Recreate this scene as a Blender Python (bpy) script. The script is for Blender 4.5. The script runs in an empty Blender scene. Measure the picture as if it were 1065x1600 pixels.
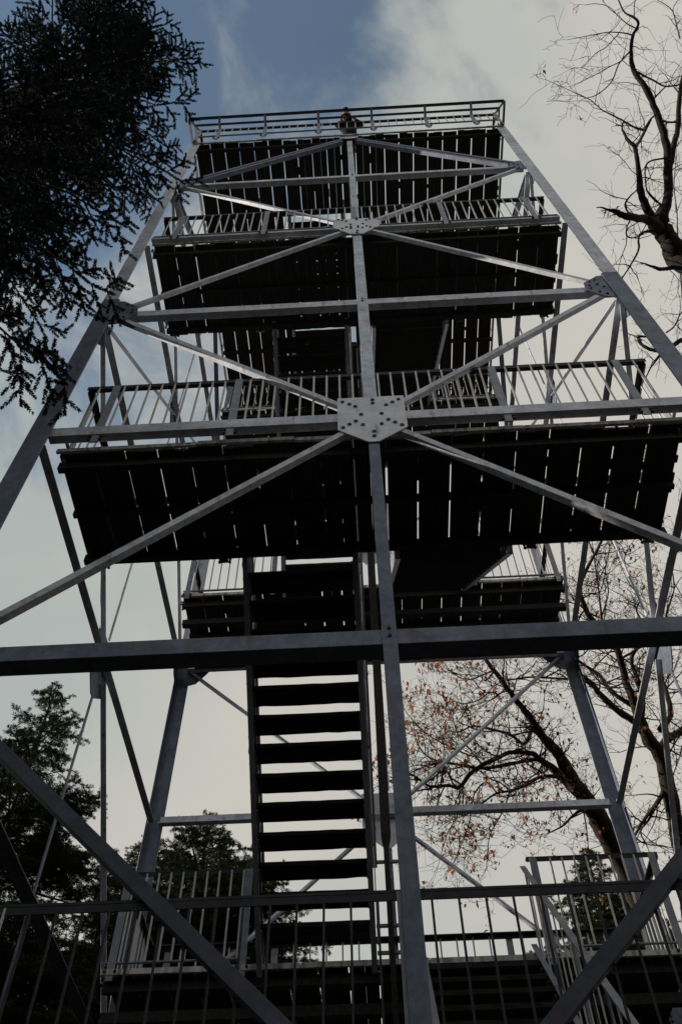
import bpy, math, random
import numpy as np
from mathutils import Vector, Matrix

random.seed(11)
rng = np.random.default_rng(7)
SC = bpy.context.scene
COL = SC.collection
R = math.radians

# ------------------------------------------------------------------ camera
CAM = Vector((-0.1241, -6.7657, 1.6003))
RIGHT = Vector((0.998602, 0.051800, -0.010510))
UPV = Vector((0.048353, -0.814986, 0.577460))
FWD = Vector((-0.021347, 0.577161, 0.816351))
cd = bpy.data.cameras.new("camera")
cam = bpy.data.objects.new("camera", cd)
COL.objects.link(cam)
cam.matrix_world = Matrix(((RIGHT.x, UPV.x, -FWD.x, CAM.x), (RIGHT.y, UPV.y, -FWD.y, CAM.y),
                           (RIGHT.z, UPV.z, -FWD.z, CAM.z), (0, 0, 0, 1)))
cd.sensor_fit = 'VERTICAL'
cd.sensor_height = 36.0
cd.sensor_width = 24.0
cd.lens = 36.0 * 1354.73 / 1600.0
cd.clip_start = 0.05
cd.clip_end = 3000
SC.camera = cam

# ------------------------------------------------------------------ light and exposure
SUN_AZ = Vector((-0.998, 0.05, 0)).normalized()
SUN_EL = R(17)
SC.view_settings.view_transform = 'Standard'
SC.view_settings.look = 'None'
SC.view_settings.exposure = 0.0
SC.view_settings.gamma = 1.0
SC.view_settings.use_curve_mapping = False

w = bpy.data.worlds.new("World")
SC.world = w
w.use_nodes = True
nt = w.node_tree
nt.nodes.clear()


def N(tree, t, **kw):
    n = tree.nodes.new(t)
    for k, v in kw.items():
        setattr(n, k, v)
    return n


def wire(tree, a, b):
    tree.links.new(a, b)


out = N(nt, 'ShaderNodeOutputWorld')
bg = N(nt, 'ShaderNodeBackground')
bg.inputs['Strength'].default_value = 0.1
sky = N(nt, 'ShaderNodeTexSky', sky_type='NISHITA')
sky.sun_disc = False
sky.sun_elevation = SUN_EL
sky.sun_rotation = math.atan2(SUN_AZ.x, SUN_AZ.y) % (2 * math.pi)
sky.altitude = 400
sky.air_density = 1.0
sky.dust_density = 1.2
sky.ozone_density = 1.1
tc = N(nt, 'ShaderNodeTexCoord')
# broken cloud deck: a clear rift near the zenith, cloud everywhere else, edges torn by noise
n1 = N(nt, 'ShaderNodeTexNoise')
n1.inputs['Scale'].default_value = 5.2
n1.inputs['Detail'].default_value = 9
n1.inputs['Roughness'].default_value = 0.58
n1.inputs['Distortion'].default_value = 0.35
wire(nt, tc.outputs['Generated'], n1.inputs['Vector'])
n2 = N(nt, 'ShaderNodeTexNoise')
n2.inputs['Scale'].default_value = 2.1
n2.inputs['Detail'].default_value = 9
n2.inputs['Roughness'].default_value = 0.5
wire(nt, tc.outputs['Generated'], n2.inputs['Vector'])


def mth(op, a=None, b=None, c=None):
    m = N(nt, 'ShaderNodeMath', operation=op)
    for i, v in enumerate((a, b, c)):
        if v is None:
            continue
        if isinstance(v, (int, float)):
            m.inputs[i].default_value = v
        else:
            wire(nt, v, m.inputs[i])
    return m.outputs[0]


dist = N(nt, 'ShaderNodeVectorMath', operation='DISTANCE')
# the rift is a long tear running away over the camera's back
sep = N(nt, 'ShaderNodeSeparateXYZ')
wire(nt, tc.outputs['Generated'], sep.inputs[0])
RIFT = (-0.270, 0.160, 0.950)
dy_ = mth('SUBTRACT', sep.outputs['Y'], RIFT[1])
ylen = mth('ADD', mth('MAXIMUM', dy_, 0.0), mth('MULTIPLY', mth('MINIMUM', dy_, 0.0), 0.50))
zlen = mth('MULTIPLY', mth('SUBTRACT', sep.outputs['Z'], RIFT[2]), 0.35)
comb = N(nt, 'ShaderNodeCombineXYZ')
back = mth('MINIMUM', mth('MULTIPLY', mth('MAXIMUM', mth('MULTIPLY', dy_, -1.0), 0.0), 1.2), 0.40)
wire(nt, mth('MULTIPLY', mth('SUBTRACT', sep.outputs['X'], RIFT[0]), mth('SUBTRACT', 0.9, back)), comb.inputs[0])
wire(nt, ylen, comb.inputs[1])
wire(nt, zlen, comb.inputs[2])
wire(nt, comb.outputs[0], dist.inputs[0])
dist.inputs[1].default_value = (0, 0, 0)
# cover = smooth(distance + noise)
cov = mth('ADD', mth('MULTIPLY', dist.outputs['Value'], 1.0), mth('MULTIPLY', mth('SUBTRACT', n1.outputs['Fac'], 0.5), 0.88))
mr = N(nt, 'ShaderNodeMapRange', interpolation_type='SMOOTHSTEP')
mr.inputs['From Min'].default_value = 0.13
mr.inputs['From Max'].default_value = 0.40
mr.inputs['To Min'].default_value = 0.12
wire(nt, cov, mr.inputs['Value'])
cl = N(nt, 'ShaderNodeMix', data_type='RGBA')
cl.inputs['A'].default_value = (4.25, 4.60, 4.45, 1)
cl.inputs['B'].default_value = (5.80, 5.60, 5.10, 1)
cr = N(nt, 'ShaderNodeMapRange')
cr.inputs['From Min'].default_value = 0.38
cr.inputs['From Max'].default_value = 0.62
# thicker, creamier cloud towards the right-hand side, thinner and cooler to the left
wire(nt, mth('ADD', n2.outputs['Fac'], mth('MULTIPLY', sep.outputs['X'], 0.30)), cr.inputs['Value'])
wire(nt, cr.outputs['Result'], cl.inputs['Factor'])
mx = N(nt, 'ShaderNodeMix', data_type='RGBA')
wire(nt, mr.outputs['Result'], mx.inputs['Factor'])
gn = N(nt, 'ShaderNodeVectorMath', operation='MULTIPLY')
wire(nt, sky.outputs['Color'], gn.inputs[0])
gn.inputs[1].default_value = (1.02, 1.32, 1.40)      # film stock: a touch more cyan
wire(nt, gn.outputs[0], mx.inputs['A'])
wire(nt, cl.outputs['Result'], mx.inputs['B'])
wire(nt, mx.outputs['Result'], bg.inputs['Color'])
wire(nt, bg.outputs[0], out.inputs[0])

sd = bpy.data.lights.new("sun", 'SUN')
sd.energy = 4.8
sd.angle = R(0.5)
sd.color = (1.0, 0.91, 0.76)
sun = bpy.data.objects.new("sun", sd)
COL.objects.link(sun)
sdir = Vector((SUN_AZ.x * math.cos(SUN_EL), SUN_AZ.y * math.cos(SUN_EL), math.sin(SUN_EL)))
sun.rotation_euler = sdir.to_track_quat('Z', 'Y').to_euler()
sun.location = (-30, -6, 30)


# ------------------------------------------------------------------ materials
def mat(name, c1, c2, scale=8.0, rough=0.7, metal=0.0, detail=6, stretch=(1, 1, 1), bump=0.0, c3=None, spec=0.4, ramp=(0.35, 0.68), mottle=0.0):
    m = bpy.data.materials.new(name)
    m.use_nodes = True
    t = m.node_tree
    b = t.nodes['Principled BSDF']
    b.inputs['Roughness'].default_value = rough
    b.inputs['Metallic'].default_value = metal
    b.inputs['Specular IOR Level'].default_value = spec
    co = N(t, 'ShaderNodeTexCoord')
    mp = N(t, 'ShaderNodeMapping')
    mp.inputs['Scale'].default_value = stretch
    wire(t, co.outputs['Object'], mp.inputs['Vector'])
    nz = N(t, 'ShaderNodeTexNoise')
    nz.inputs['Scale'].default_value = scale
    nz.inputs['Detail'].default_value = detail
    nz.inputs['Roughness'].default_value = 0.62
    wire(t, mp.outputs[0], nz.inputs['Vector'])
    rp = N(t, 'ShaderNodeValToRGB')
    rp.color_ramp.elements[0].position = ramp[0]
    rp.color_ramp.elements[1].position = ramp[1]
    rp.color_ramp.elements[0].color = (*c1, 1)
    rp.color_ramp.elements[1].color = (*c2, 1)
    if c3:
        e = rp.color_ramp.elements.new(min(0.95, ramp[1] + 0.12))
        e.color = (*c3, 1)
    wire(t, nz.outputs['Fac'], rp.inputs['Fac'])
    col_ = rp.outputs['Color']
    if mottle:
        # broad dull patches, fine spangle and a few rust runs
        nb = N(t, 'ShaderNodeTexNoise')
        nb.inputs['Scale'].default_value = 1.7
        nb.inputs['Detail'].default_value = 5
        wire(t, co.outputs['Object'], nb.inputs['Vector'])
        vo = N(t, 'ShaderNodeTexVoronoi')
        vo.inputs['Scale'].default_value = 38
        wire(t, co.outputs['Object'], vo.inputs['Vector'])
        ad = N(t, 'ShaderNodeMath', operation='MULTIPLY_ADD')
        wire(t, nb.outputs['Fac'], ad.inputs[0])
        ad.inputs[1].default_value = 1.5 * mottle
        ad.inputs[2].default_value = 1.0 - 0.75 * mottle
        sp_ = N(t, 'ShaderNodeSeparateColor')
        wire(t, vo.outputs['Color'], sp_.inputs[0])
        ad2 = N(t, 'ShaderNodeMath', operation='MULTIPLY_ADD')
        wire(t, sp_.outputs[0], ad2.inputs[0])
        ad2.inputs[1].default_value = 0.35 * mottle
        wire(t, ad.outputs[0], ad2.inputs[2])
        vm = N(t, 'ShaderNodeVectorMath', operation='SCALE')
        wire(t, col_, vm.inputs[0])
        wire(t, ad2.outputs[0], vm.inputs['Scale'])
        rn = N(t, 'ShaderNodeTexNoise')
        rn.inputs['Scale'].default_value = 5.0
        rn.inputs['Detail'].default_value = 9
        mp2 = N(t, 'ShaderNodeMapping')
        mp2.inputs['Scale'].default_value = (2.5, 2.5, 0.5)
        wire(t, co.outputs['Object'], mp2.inputs['Vector'])
        wire(t, mp2.outputs[0], rn.inputs['Vector'])
        rr_ = N(t, 'ShaderNodeMapRange')
        rr_.inputs['From Min'].default_value = 0.60
        rr_.inputs['From Max'].default_value = 0.76
        rr_.inputs['To Max'].default_value = 0.7
        wire(t, rn.outputs['Fac'], rr_.inputs['Value'])
        mxr = N(t, 'ShaderNodeMix', data_type='RGBA')
        wire(t, rr_.outputs[0], mxr.inputs['Factor'])
        wire(t, vm.outputs[0], mxr.inputs['A'])
        mxr.inputs['B'].default_value = (0.10, 0.06, 0.045, 1)
        col_ = mxr.outputs['Result']
    wire(t, col_, b.inputs['Base Color'])
    if bump:
        bp = N(t, 'ShaderNodeBump')
        bp.inputs['Strength'].default_value = bump
        bp.inputs['Distance'].default_value = 0.01
        wire(t, nz.outputs['Fac'], bp.inputs['Height'])
        wire(t, bp.outputs[0], b.inputs['Normal'])
    return m


M = {}
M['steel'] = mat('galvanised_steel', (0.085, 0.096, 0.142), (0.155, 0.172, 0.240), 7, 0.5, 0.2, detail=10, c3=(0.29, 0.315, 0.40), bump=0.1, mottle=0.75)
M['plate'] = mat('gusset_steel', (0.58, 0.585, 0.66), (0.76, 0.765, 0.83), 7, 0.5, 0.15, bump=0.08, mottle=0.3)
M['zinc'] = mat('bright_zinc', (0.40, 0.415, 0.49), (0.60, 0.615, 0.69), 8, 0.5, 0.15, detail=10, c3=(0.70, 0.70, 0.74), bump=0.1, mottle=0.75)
M['shaded_steel'] = mat('shaded_blue_steel', (0.036, 0.040, 0.062), (0.075, 0.080, 0.115), 7, 0.55, 0.2, detail=10, c3=(0.19, 0.20, 0.25), bump=0.1, mottle=0.7)  # darker copy of the steel: shade on the lowest braces put into the colour
M['rail'] = mat('railing_steel', (0.21, 0.215, 0.26), (0.33, 0.335, 0.385), 12, 0.5, 0.2)
M['baluster'] = mat('baluster_steel', (0.50, 0.49, 0.49), (0.62, 0.61, 0.60), 14, 0.5, 0.15)
M['bolt'] = mat('bolt_dark', (0.02, 0.02, 0.025), (0.05, 0.045, 0.05), 30, 0.6, 0.4)
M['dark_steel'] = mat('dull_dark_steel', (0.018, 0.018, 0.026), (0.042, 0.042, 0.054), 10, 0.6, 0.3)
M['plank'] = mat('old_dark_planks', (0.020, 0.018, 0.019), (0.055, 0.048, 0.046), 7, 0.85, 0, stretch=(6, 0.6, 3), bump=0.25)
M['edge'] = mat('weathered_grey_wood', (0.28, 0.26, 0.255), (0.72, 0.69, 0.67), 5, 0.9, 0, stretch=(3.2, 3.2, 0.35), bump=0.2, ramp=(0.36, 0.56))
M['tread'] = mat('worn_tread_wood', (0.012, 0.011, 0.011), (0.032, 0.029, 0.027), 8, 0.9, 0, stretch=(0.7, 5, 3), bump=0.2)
M['concrete'] = mat('footing_concrete', (0.24, 0.23, 0.21), (0.40, 0.39, 0.36), 9, 0.9, bump=0.3)
M['oak_bark'] = mat('oak_bark', (0.018, 0.015, 0.014), (0.065, 0.053, 0.040), 9, 0.95, 0, stretch=(3, 3, 0.7), bump=0.9, c3=(0.11, 0.105, 0.06), spec=0.2)
M['bare_bark'] = mat('dead_bark', (0.014, 0.012, 0.013), (0.040, 0.034, 0.032), 7, 0.95, 0, stretch=(3, 3, 0.8), bump=0.8, c3=(0.12, 0.115, 0.10), spec=0.2)
M['spruce_bark'] = mat('spruce_bark', (0.022, 0.018, 0.016), (0.055, 0.043, 0.036), 12, 0.95, bump=0.6, spec=0.2)
M['ground'] = mat('leafy_forest_ground', (0.025, 0.028, 0.014), (0.065, 0.05, 0.028), 0.8, 0.95, detail=12, bump=0.5, c3=(0.11, 0.065, 0.035))
M['needles'] = mat('spruce_needles', (0.014, 0.026, 0.028), (0.042, 0.062, 0.058), 1.6, 0.75, spec=0.25)
M['needles_far'] = mat('far_spruce_needles', (0.018, 0.030, 0.014), (0.055, 0.072, 0.028), 1.1, 0.8, spec=0.2)
M['leaf_rust'] = mat('rust_oak_leaves', (0.26, 0.075, 0.04), (0.46, 0.20, 0.085), 2.2, 0.8, spec=0.2)
M['leaf_dark'] = mat('dry_brown_leaves', (0.10, 0.045, 0.025), (0.30, 0.14, 0.07), 2.2, 0.8, spec=0.2)
M['cloth_dark'] = mat('dark_jacket', (0.010, 0.010, 0.013), (0.022, 0.021, 0.026), 30, 0.9, spec=0.2)
M['trousers'] = mat('dark_trousers', (0.02, 0.02, 0.028), (0.035, 0.035, 0.045), 40, 0.9, spec=0.2)
M['skin'] = mat('skin', (0.24, 0.14, 0.10), (0.30, 0.18, 0.13), 20, 0.6)
M['hair'] = mat('dark_hair', (0.010, 0.008, 0.006), (0.03, 0.022, 0.016), 60, 0.7)
M['shoe'] = mat('shoe_leather', (0.015, 0.012, 0.01), (0.03, 0.025, 0.02), 30, 0.6)


def thin_leaf(m, share):
    # thin blades let some daylight through
    t = m.node_tree
    b = t.nodes['Principled BSDF']
    o = next(n for n in t.nodes if n.type == 'OUTPUT_MATERIAL')
    tr = N(t, 'ShaderNodeBsdfTranslucent')
    wire(t, b.inputs['Base Color'].links[0].from_socket, tr.inputs['Color'])
    mx_ = N(t, 'ShaderNodeMixShader')
    mx_.inputs[0].default_value = share
    wire(t, b.outputs[0], mx_.inputs[1])
    wire(t, tr.outputs[0], mx_.inputs[2])
    wire(t, mx_.outputs[0], o.inputs['Surface'])


thin_leaf(M['leaf_rust'], 0.5)
thin_leaf(M['leaf_dark'], 0.45)


# ------------------------------------------------------------------ mesh helpers
class MB:
    """collects vertices and faces, then links them as one mesh object"""

    def __init__(self):
        self.v, self.f, self.mi = [], [], []

    def face(self, pts, mi=0):
        b = len(self.v)
        self.v += [tuple(p) for p in pts]
        self.f.append(tuple(range(b, b + len(pts))))
        self.mi.append(mi)

    def prism(self, prof0, prof1, mi=0):
        """two matching rings of points, sides and both caps"""
        n = len(prof0)
        b = len(self.v)
        self.v += [tuple(p) for p in prof0] + [tuple(p) for p in prof1]
        for i in range(n):
            j = (i + 1) % n
            self.f.append((b + i, b + j, b + n + j, b + n + i))
            self.mi.append(mi)
        self.f.append(tuple(range(b + n - 1, b - 1, -1)))
        self.f.append(tuple(range(b + n, b + 2 * n)))
        self.mi += [mi, mi]

    def box(self, lo, hi, mi=0):
        (x0, y0, z0), (x1, y1, z1) = lo, hi
        self.prism([(x0, y0, z0), (x1, y0, z0), (x1, y1, z0), (x0, y1, z0)],
                   [(x0, y0, z1), (x1, y0, z1), (x1, y1, z1), (x0, y1, z1)], mi)

    def profile(self, p0, p1, a, b, pts, mi=0):
        """extrude a 2-D profile (in axes a, b) from p0 to p1"""
        p0, p1, a, b = Vector(p0), Vector(p1), Vector(a), Vector(b)
        self.prism([p0 + a * x + b * y for x, y in pts], [p1 + a * x + b * y for x, y in pts], mi)

    def bar(self, p0, p1, a, wa, b, wb, mi=0):
        self.profile(p0, p1, a, b, [(-wa / 2, -wb / 2), (wa / 2, -wb / 2), (wa / 2, wb / 2), (-wa / 2, wb / 2)], mi)

    def rough_board(self, lo, hi, rr, jit=0.0032, mi=0):
        """a worn board along x: chipped, wavy edges"""
        (x0, y0, z0), (x1, y1, z1) = lo, hi
        n = 9
        b = len(self.v)
        for i in range(n + 1):
            x = x0 + (x1 - x0) * i / n
            j = lambda: rr.uniform(-jit, jit)
            ch = jit * 2.2 * (rr.random() < 0.18)
            self.v += [(x, y0 + j() + ch, z0 + j() * .5), (x, y1 + j() - ch, z0 + j() * .5), (x, y1 + j(), z1 + j() * .3), (x, y0 + j(), z1 + j() * .3)]
        for i in range(n):
            for k in range(4):
                k2 = (k + 1) % 4
                self.f.append((b + i * 4 + k, b + i * 4 + k2, b + (i + 1) * 4 + k2, b + (i + 1) * 4 + k))
                self.mi.append(mi)
        self.f += [(b + 3, b + 2, b + 1, b), tuple(b + n * 4 + k for k in range(4))]
        self.mi += [mi, mi]

    def hexbolt(self, c, n, r=0.017, h=0.012, mi=1):
        c, n = Vector(c), Vector(n).normalized()
        t = n.orthogonal().normalized()
        q = n.cross(t)
        ring = [c + t * r * math.cos(k * math.pi / 3) + q * r * math.sin(k * math.pi / 3) for k in range(6)]
        self.prism(ring, [p + n * h for p in ring], mi)

    def tube(self, pts, rad, sides=6, mi=0):
        pts = [Vector(p) for p in pts]
        n = len(pts)
        b0 = len(self.v)
        ref = None
        for i, p in enumerate(pts):
            d = (pts[min(i + 1, n - 1)] - pts[max(i - 1, 0)])
            d = d.normalized() if d.length > 1e-9 else Vector((0, 0, 1))
            if ref is None:
                ref = d.orthogonal().normalized()
            ref = (ref - d * ref.dot(d))
            ref = ref.normalized() if ref.length > 1e-6 else d.orthogonal().normalized()
            q = d.cross(ref)
            for k in range(sides):
                an = 2 * math.pi * k / sides
                self.v.append(tuple(p + ref * (rad[i] * math.cos(an)) + q * (rad[i] * math.sin(an))))
        for i in range(n - 1):
            for k in range(sides):
                k2 = (k + 1) % sides
                self.f.append((b0 + i * sides + k, b0 + i * sides + k2, b0 + (i + 1) * sides + k2, b0 + (i + 1) * sides + k))
                self.mi.append(mi)
        self.f.append(tuple(b0 + k for k in range(sides - 1, -1, -1)))
        self.f.append(tuple(b0 + (n - 1) * sides + k for k in range(sides)))
        self.mi += [mi, mi]

    def build(self, name, mats, parent=None, smooth=False, bevel=0.0):
        if not isinstance(mats, (list, tuple)):
            mats = [mats]
        me = bpy.data.meshes.new(name)
        me.from_pydata(self.v, [], self.f)
        for m in mats:
            me.materials.append(m)
        if len(mats) > 1:
            me.polygons.foreach_set('material_index', self.mi)
        if smooth:
            me.polygons.foreach_set('use_smooth', [True] * len(self.f))
        me.update()
        o = bpy.data.objects.new(name, me)
        COL.objects.link(o)
        if parent is not None:
            o.parent = parent
            o.matrix_parent_inverse = Matrix.Translation(parent_loc(parent)).inverted()
        if bevel:
            bv = o.modifiers.new('edge', 'BEVEL')
            bv.width = bevel
            bv.segments = 1
            bv.limit_method = 'ANGLE'
        return o


def parent_loc(p):
    v = Vector((0, 0, 0))
    while p is not None:
        v += p.location
        p = p.parent
    return v


def thing(name, label, cat, loc=(0, 0, 0), group=None):
    o = bpy.data.objects.new(name, None)
    o.empty_display_size = 0.3
    o.location = loc
    COL.objects.link(o)
    o['label'] = label
    o['category'] = cat
    if group:
        o['group'] = group
    return o


def soup(name, verts, faces_per, material, parent, mi=None, mats=None):
    """a mesh from a numpy array of polygons (count, corners, 3)"""
    n, k, _ = verts.shape
    me = bpy.data.meshes.new(name)
    me.vertices.add(n * k)
    me.vertices.foreach_set('co', verts.astype(np.float32).reshape(-1))
    me.loops.add(n * k)
    me.loops.foreach_set('vertex_index', np.arange(n * k, dtype=np.int32))
    me.polygons.add(n)
    me.polygons.foreach_set('loop_start', np.arange(0, n * k, k, dtype=np.int32))
    for m in (mats or [material]):
        me.materials.append(m)
    if mi is not None:
        me.polygons.foreach_set('material_index', mi.astype(np.int32))
    me.update()
    me.validate()
    o = bpy.data.objects.new(name, me)
    COL.objects.link(o)
    o.parent = parent
    if parent is not None:
        o.matrix_parent_inverse = Matrix.Translation(parent_loc(parent)).inverted()
    return o

BARE_LIMBS = [[[4.87,-2.05,14.28,0.1915],[4.76,-2.26,14.41,0.1817],[4.66,-2.39,14.54,0.1726],[4.58,-2.59,14.64,0.1291],[4.69,-2.84,14.81,0.0908],[4.72,-2.95,14.94,0.0815],[4.76,-3.35,15.3,0.0722],[4.71,-3.64,15.49,0.0674],[4.58,-3.98,15.72,0.0577],[4.44,-4.23,15.81,0.0526],[4.3,-4.43,16.0,0.0432],[4.26,-4.63,16.1,0.0335],[4.29,-4.85,16.24,0.0287],[4.38,-5.0,16.33,0.0239],[4.33,-5.08,16.41,0.0215],[4.22,-5.14,16.55,0.0145],[4.14,-5.28,16.64,0.0116],[4.07,-5.44,16.75,0.0096]],[[4.79,-3.26,15.22,0.0625],[4.9,-3.46,15.51,0.0534],[5.05,-3.61,15.87,0.0493],[5.2,-3.98,16.42,0.0401],[5.3,-4.28,16.68,0.0302],[5.41,-4.68,16.98,0.0201]],[[4.64,-2.42,14.63,0.1252],[4.43,-2.58,14.46,0.104],[4.34,-2.74,14.47,0.0799],[4.19,-3.0,14.49,0.0651],[4.11,-3.22,14.44,0.0551],[4.03,-3.51,14.42,0.0407],[4.02,-3.67,14.58,0.0363],[3.92,-3.76,14.59,0.0249],[3.87,-3.87,14.79,0.0182]],[[4.27,-3.47,15.37,0.0337],[4.17,-3.68,14.88,0.0277],[4.12,-3.94,14.51,0.0267],[4.21,-4.01,14.65,0.0224]],[[4.42,-3.69,15.48,0.024],[4.22,-3.77,15.32,0.0166],[3.96,-3.92,15.15,0.014],[3.66,-4.08,14.94,0.0114],[3.53,-4.16,14.72,0.0099],[3.4,-4.26,14.55,0.0088],[3.28,-4.35,14.43,0.0078],[3.15,-4.41,14.42,0.0069],[2.94,-4.5,14.51,0.0052],[2.7,-4.6,14.64,0.0035]],[[4.57,-2.5,14.57,0.0956],[4.36,-2.67,14.36,0.0796],[4.14,-2.78,14.18,0.0691],[3.9,-2.9,13.88,0.0629],[3.7,-2.99,13.73,0.0532],[3.62,-3.03,13.75,0.0443],[3.56,-3.05,13.75,0.0354]],[[4.29,-4.67,16.23,0.0145],[4.11,-4.51,16.15,0.0116],[4.02,-4.26,16.14,0.0098],[3.8,-4.11,16.07,0.0088],[3.62,-4.06,16.1,0.0069]],[[4.08,-4.55,16.03,0.0096],[3.95,-4.43,16.28,0.0083],[3.82,-4.29,16.53,0.0065],[3.46,-4.19,16.39,0.004]],[[4.31,-4.86,16.3,0.0144],[4.15,-4.91,16.19,0.0114],[3.83,-4.97,15.91,0.0084],[3.56,-4.96,15.79,0.0069],[3.21,-4.92,15.78,0.0037]],[[4.1,-4.88,16.34,0.0096],[4.0,-4.89,16.08,0.0085],[3.76,-4.8,15.71,0.0074],[3.58,-4.75,15.56,0.0064],[3.39,-4.6,15.42,0.0037]],[[4.35,-4.41,15.97,0.0192],[4.5,-4.33,16.01,0.0169],[4.67,-4.25,16.21,0.0162],[4.91,-4.13,16.32,0.0149],[5.18,-4.14,16.37,0.0129],[5.33,-4.23,16.4,0.0099]],[[4.57,-4.03,15.78,0.0145],[4.76,-4.05,16.15,0.0128],[4.93,-4.11,16.36,0.0119]],[[4.68,-3.79,15.61,0.0193],[4.87,-3.71,15.83,0.0171],[5.0,-3.7,15.84,0.0172]],[[4.7,-3.32,15.28,0.0169],[4.43,-3.35,15.05,0.0152],[4.3,-3.31,14.85,0.0141],[4.22,-3.15,14.46,0.0138],[4.25,-3.07,14.37,0.0184],[4.37,-2.96,14.33,0.0231]],[[4.49,-2.44,14.54,0.0287],[4.3,-2.53,14.36,0.0236],[4.15,-2.55,14.2,0.021],[4.02,-2.58,13.86,0.0182],[3.95,-2.54,13.59,0.0179],[3.86,-2.4,13.5,0.0152],[3.7,-2.21,13.37,0.0112]],[[4.75,-1.98,14.31,0.0433],[4.55,-2.07,14.04,0.0377],[4.39,-2.14,13.85,0.0325],[4.29,-2.18,13.85,0.0278]],[[4.2,-2.63,14.79,0.0193],[3.95,-2.86,14.32,0.0162],[3.78,-3.09,13.91,0.0178],[3.77,-3.24,13.72,0.0131],[3.83,-3.28,13.75,0.0109]],[[4.13,-2.63,14.67,0.0144],[3.93,-2.67,14.17,0.012],[3.75,-2.75,13.56,0.0133],[3.77,-2.81,13.29,0.0104],[3.91,-2.84,13.38,0.0105]],[[4.85,-1.59,13.96,0.0144],[4.98,-1.84,14.6,0.0128],[5.03,-2.1,15.01,0.0115],[5.17,-2.4,15.64,0.0102],[5.17,-2.72,15.95,0.0082],[5.22,-3.15,16.2,0.0062]],[[4.37,-4.94,16.42,0.0125],[4.17,-5.03,16.17,0.0104],[3.98,-5.15,15.98,0.0084],[3.78,-5.3,15.87,0.0064],[3.58,-5.35,15.82,0.0055],[3.43,-5.34,15.86,0.0037]],[[5.0,-4.79,16.23,0.012],[5.11,-4.91,16.8,0.0099],[5.18,-5.04,17.27,0.0091],[5.13,-5.11,17.47,0.0076],[5.01,-5.17,17.44,0.0051]],[[5.14,-0.87,13.46,0.0574],[5.04,-0.96,13.78,0.0487],[4.98,-0.93,14.01,0.0445],[4.9,-0.77,14.16,0.0402],[4.83,-0.59,14.39,0.0385],[4.69,-0.56,14.51,0.0336],[4.59,-0.58,14.68,0.0313],[4.59,-0.63,14.84,0.0289],[4.69,-0.65,14.81,0.021],[4.79,-0.64,14.86,0.0158]],[[4.53,-1.0,13.55,0.024],[4.68,-0.58,14.12,0.0202],[4.75,-0.22,14.52,0.0157],[4.67,-0.09,14.44,0.0116]],[[4.6,-1.19,13.74,0.0144],[4.93,-1.02,14.32,0.015],[5.19,-0.95,14.84,0.013],[5.29,-1.07,14.94,0.0104]],[[4.23,-1.11,13.69,0.0116],[4.3,-0.94,14.23,0.01],[4.36,-0.77,14.69,0.0083],[4.29,-0.85,14.66,0.0052]]]
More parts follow.
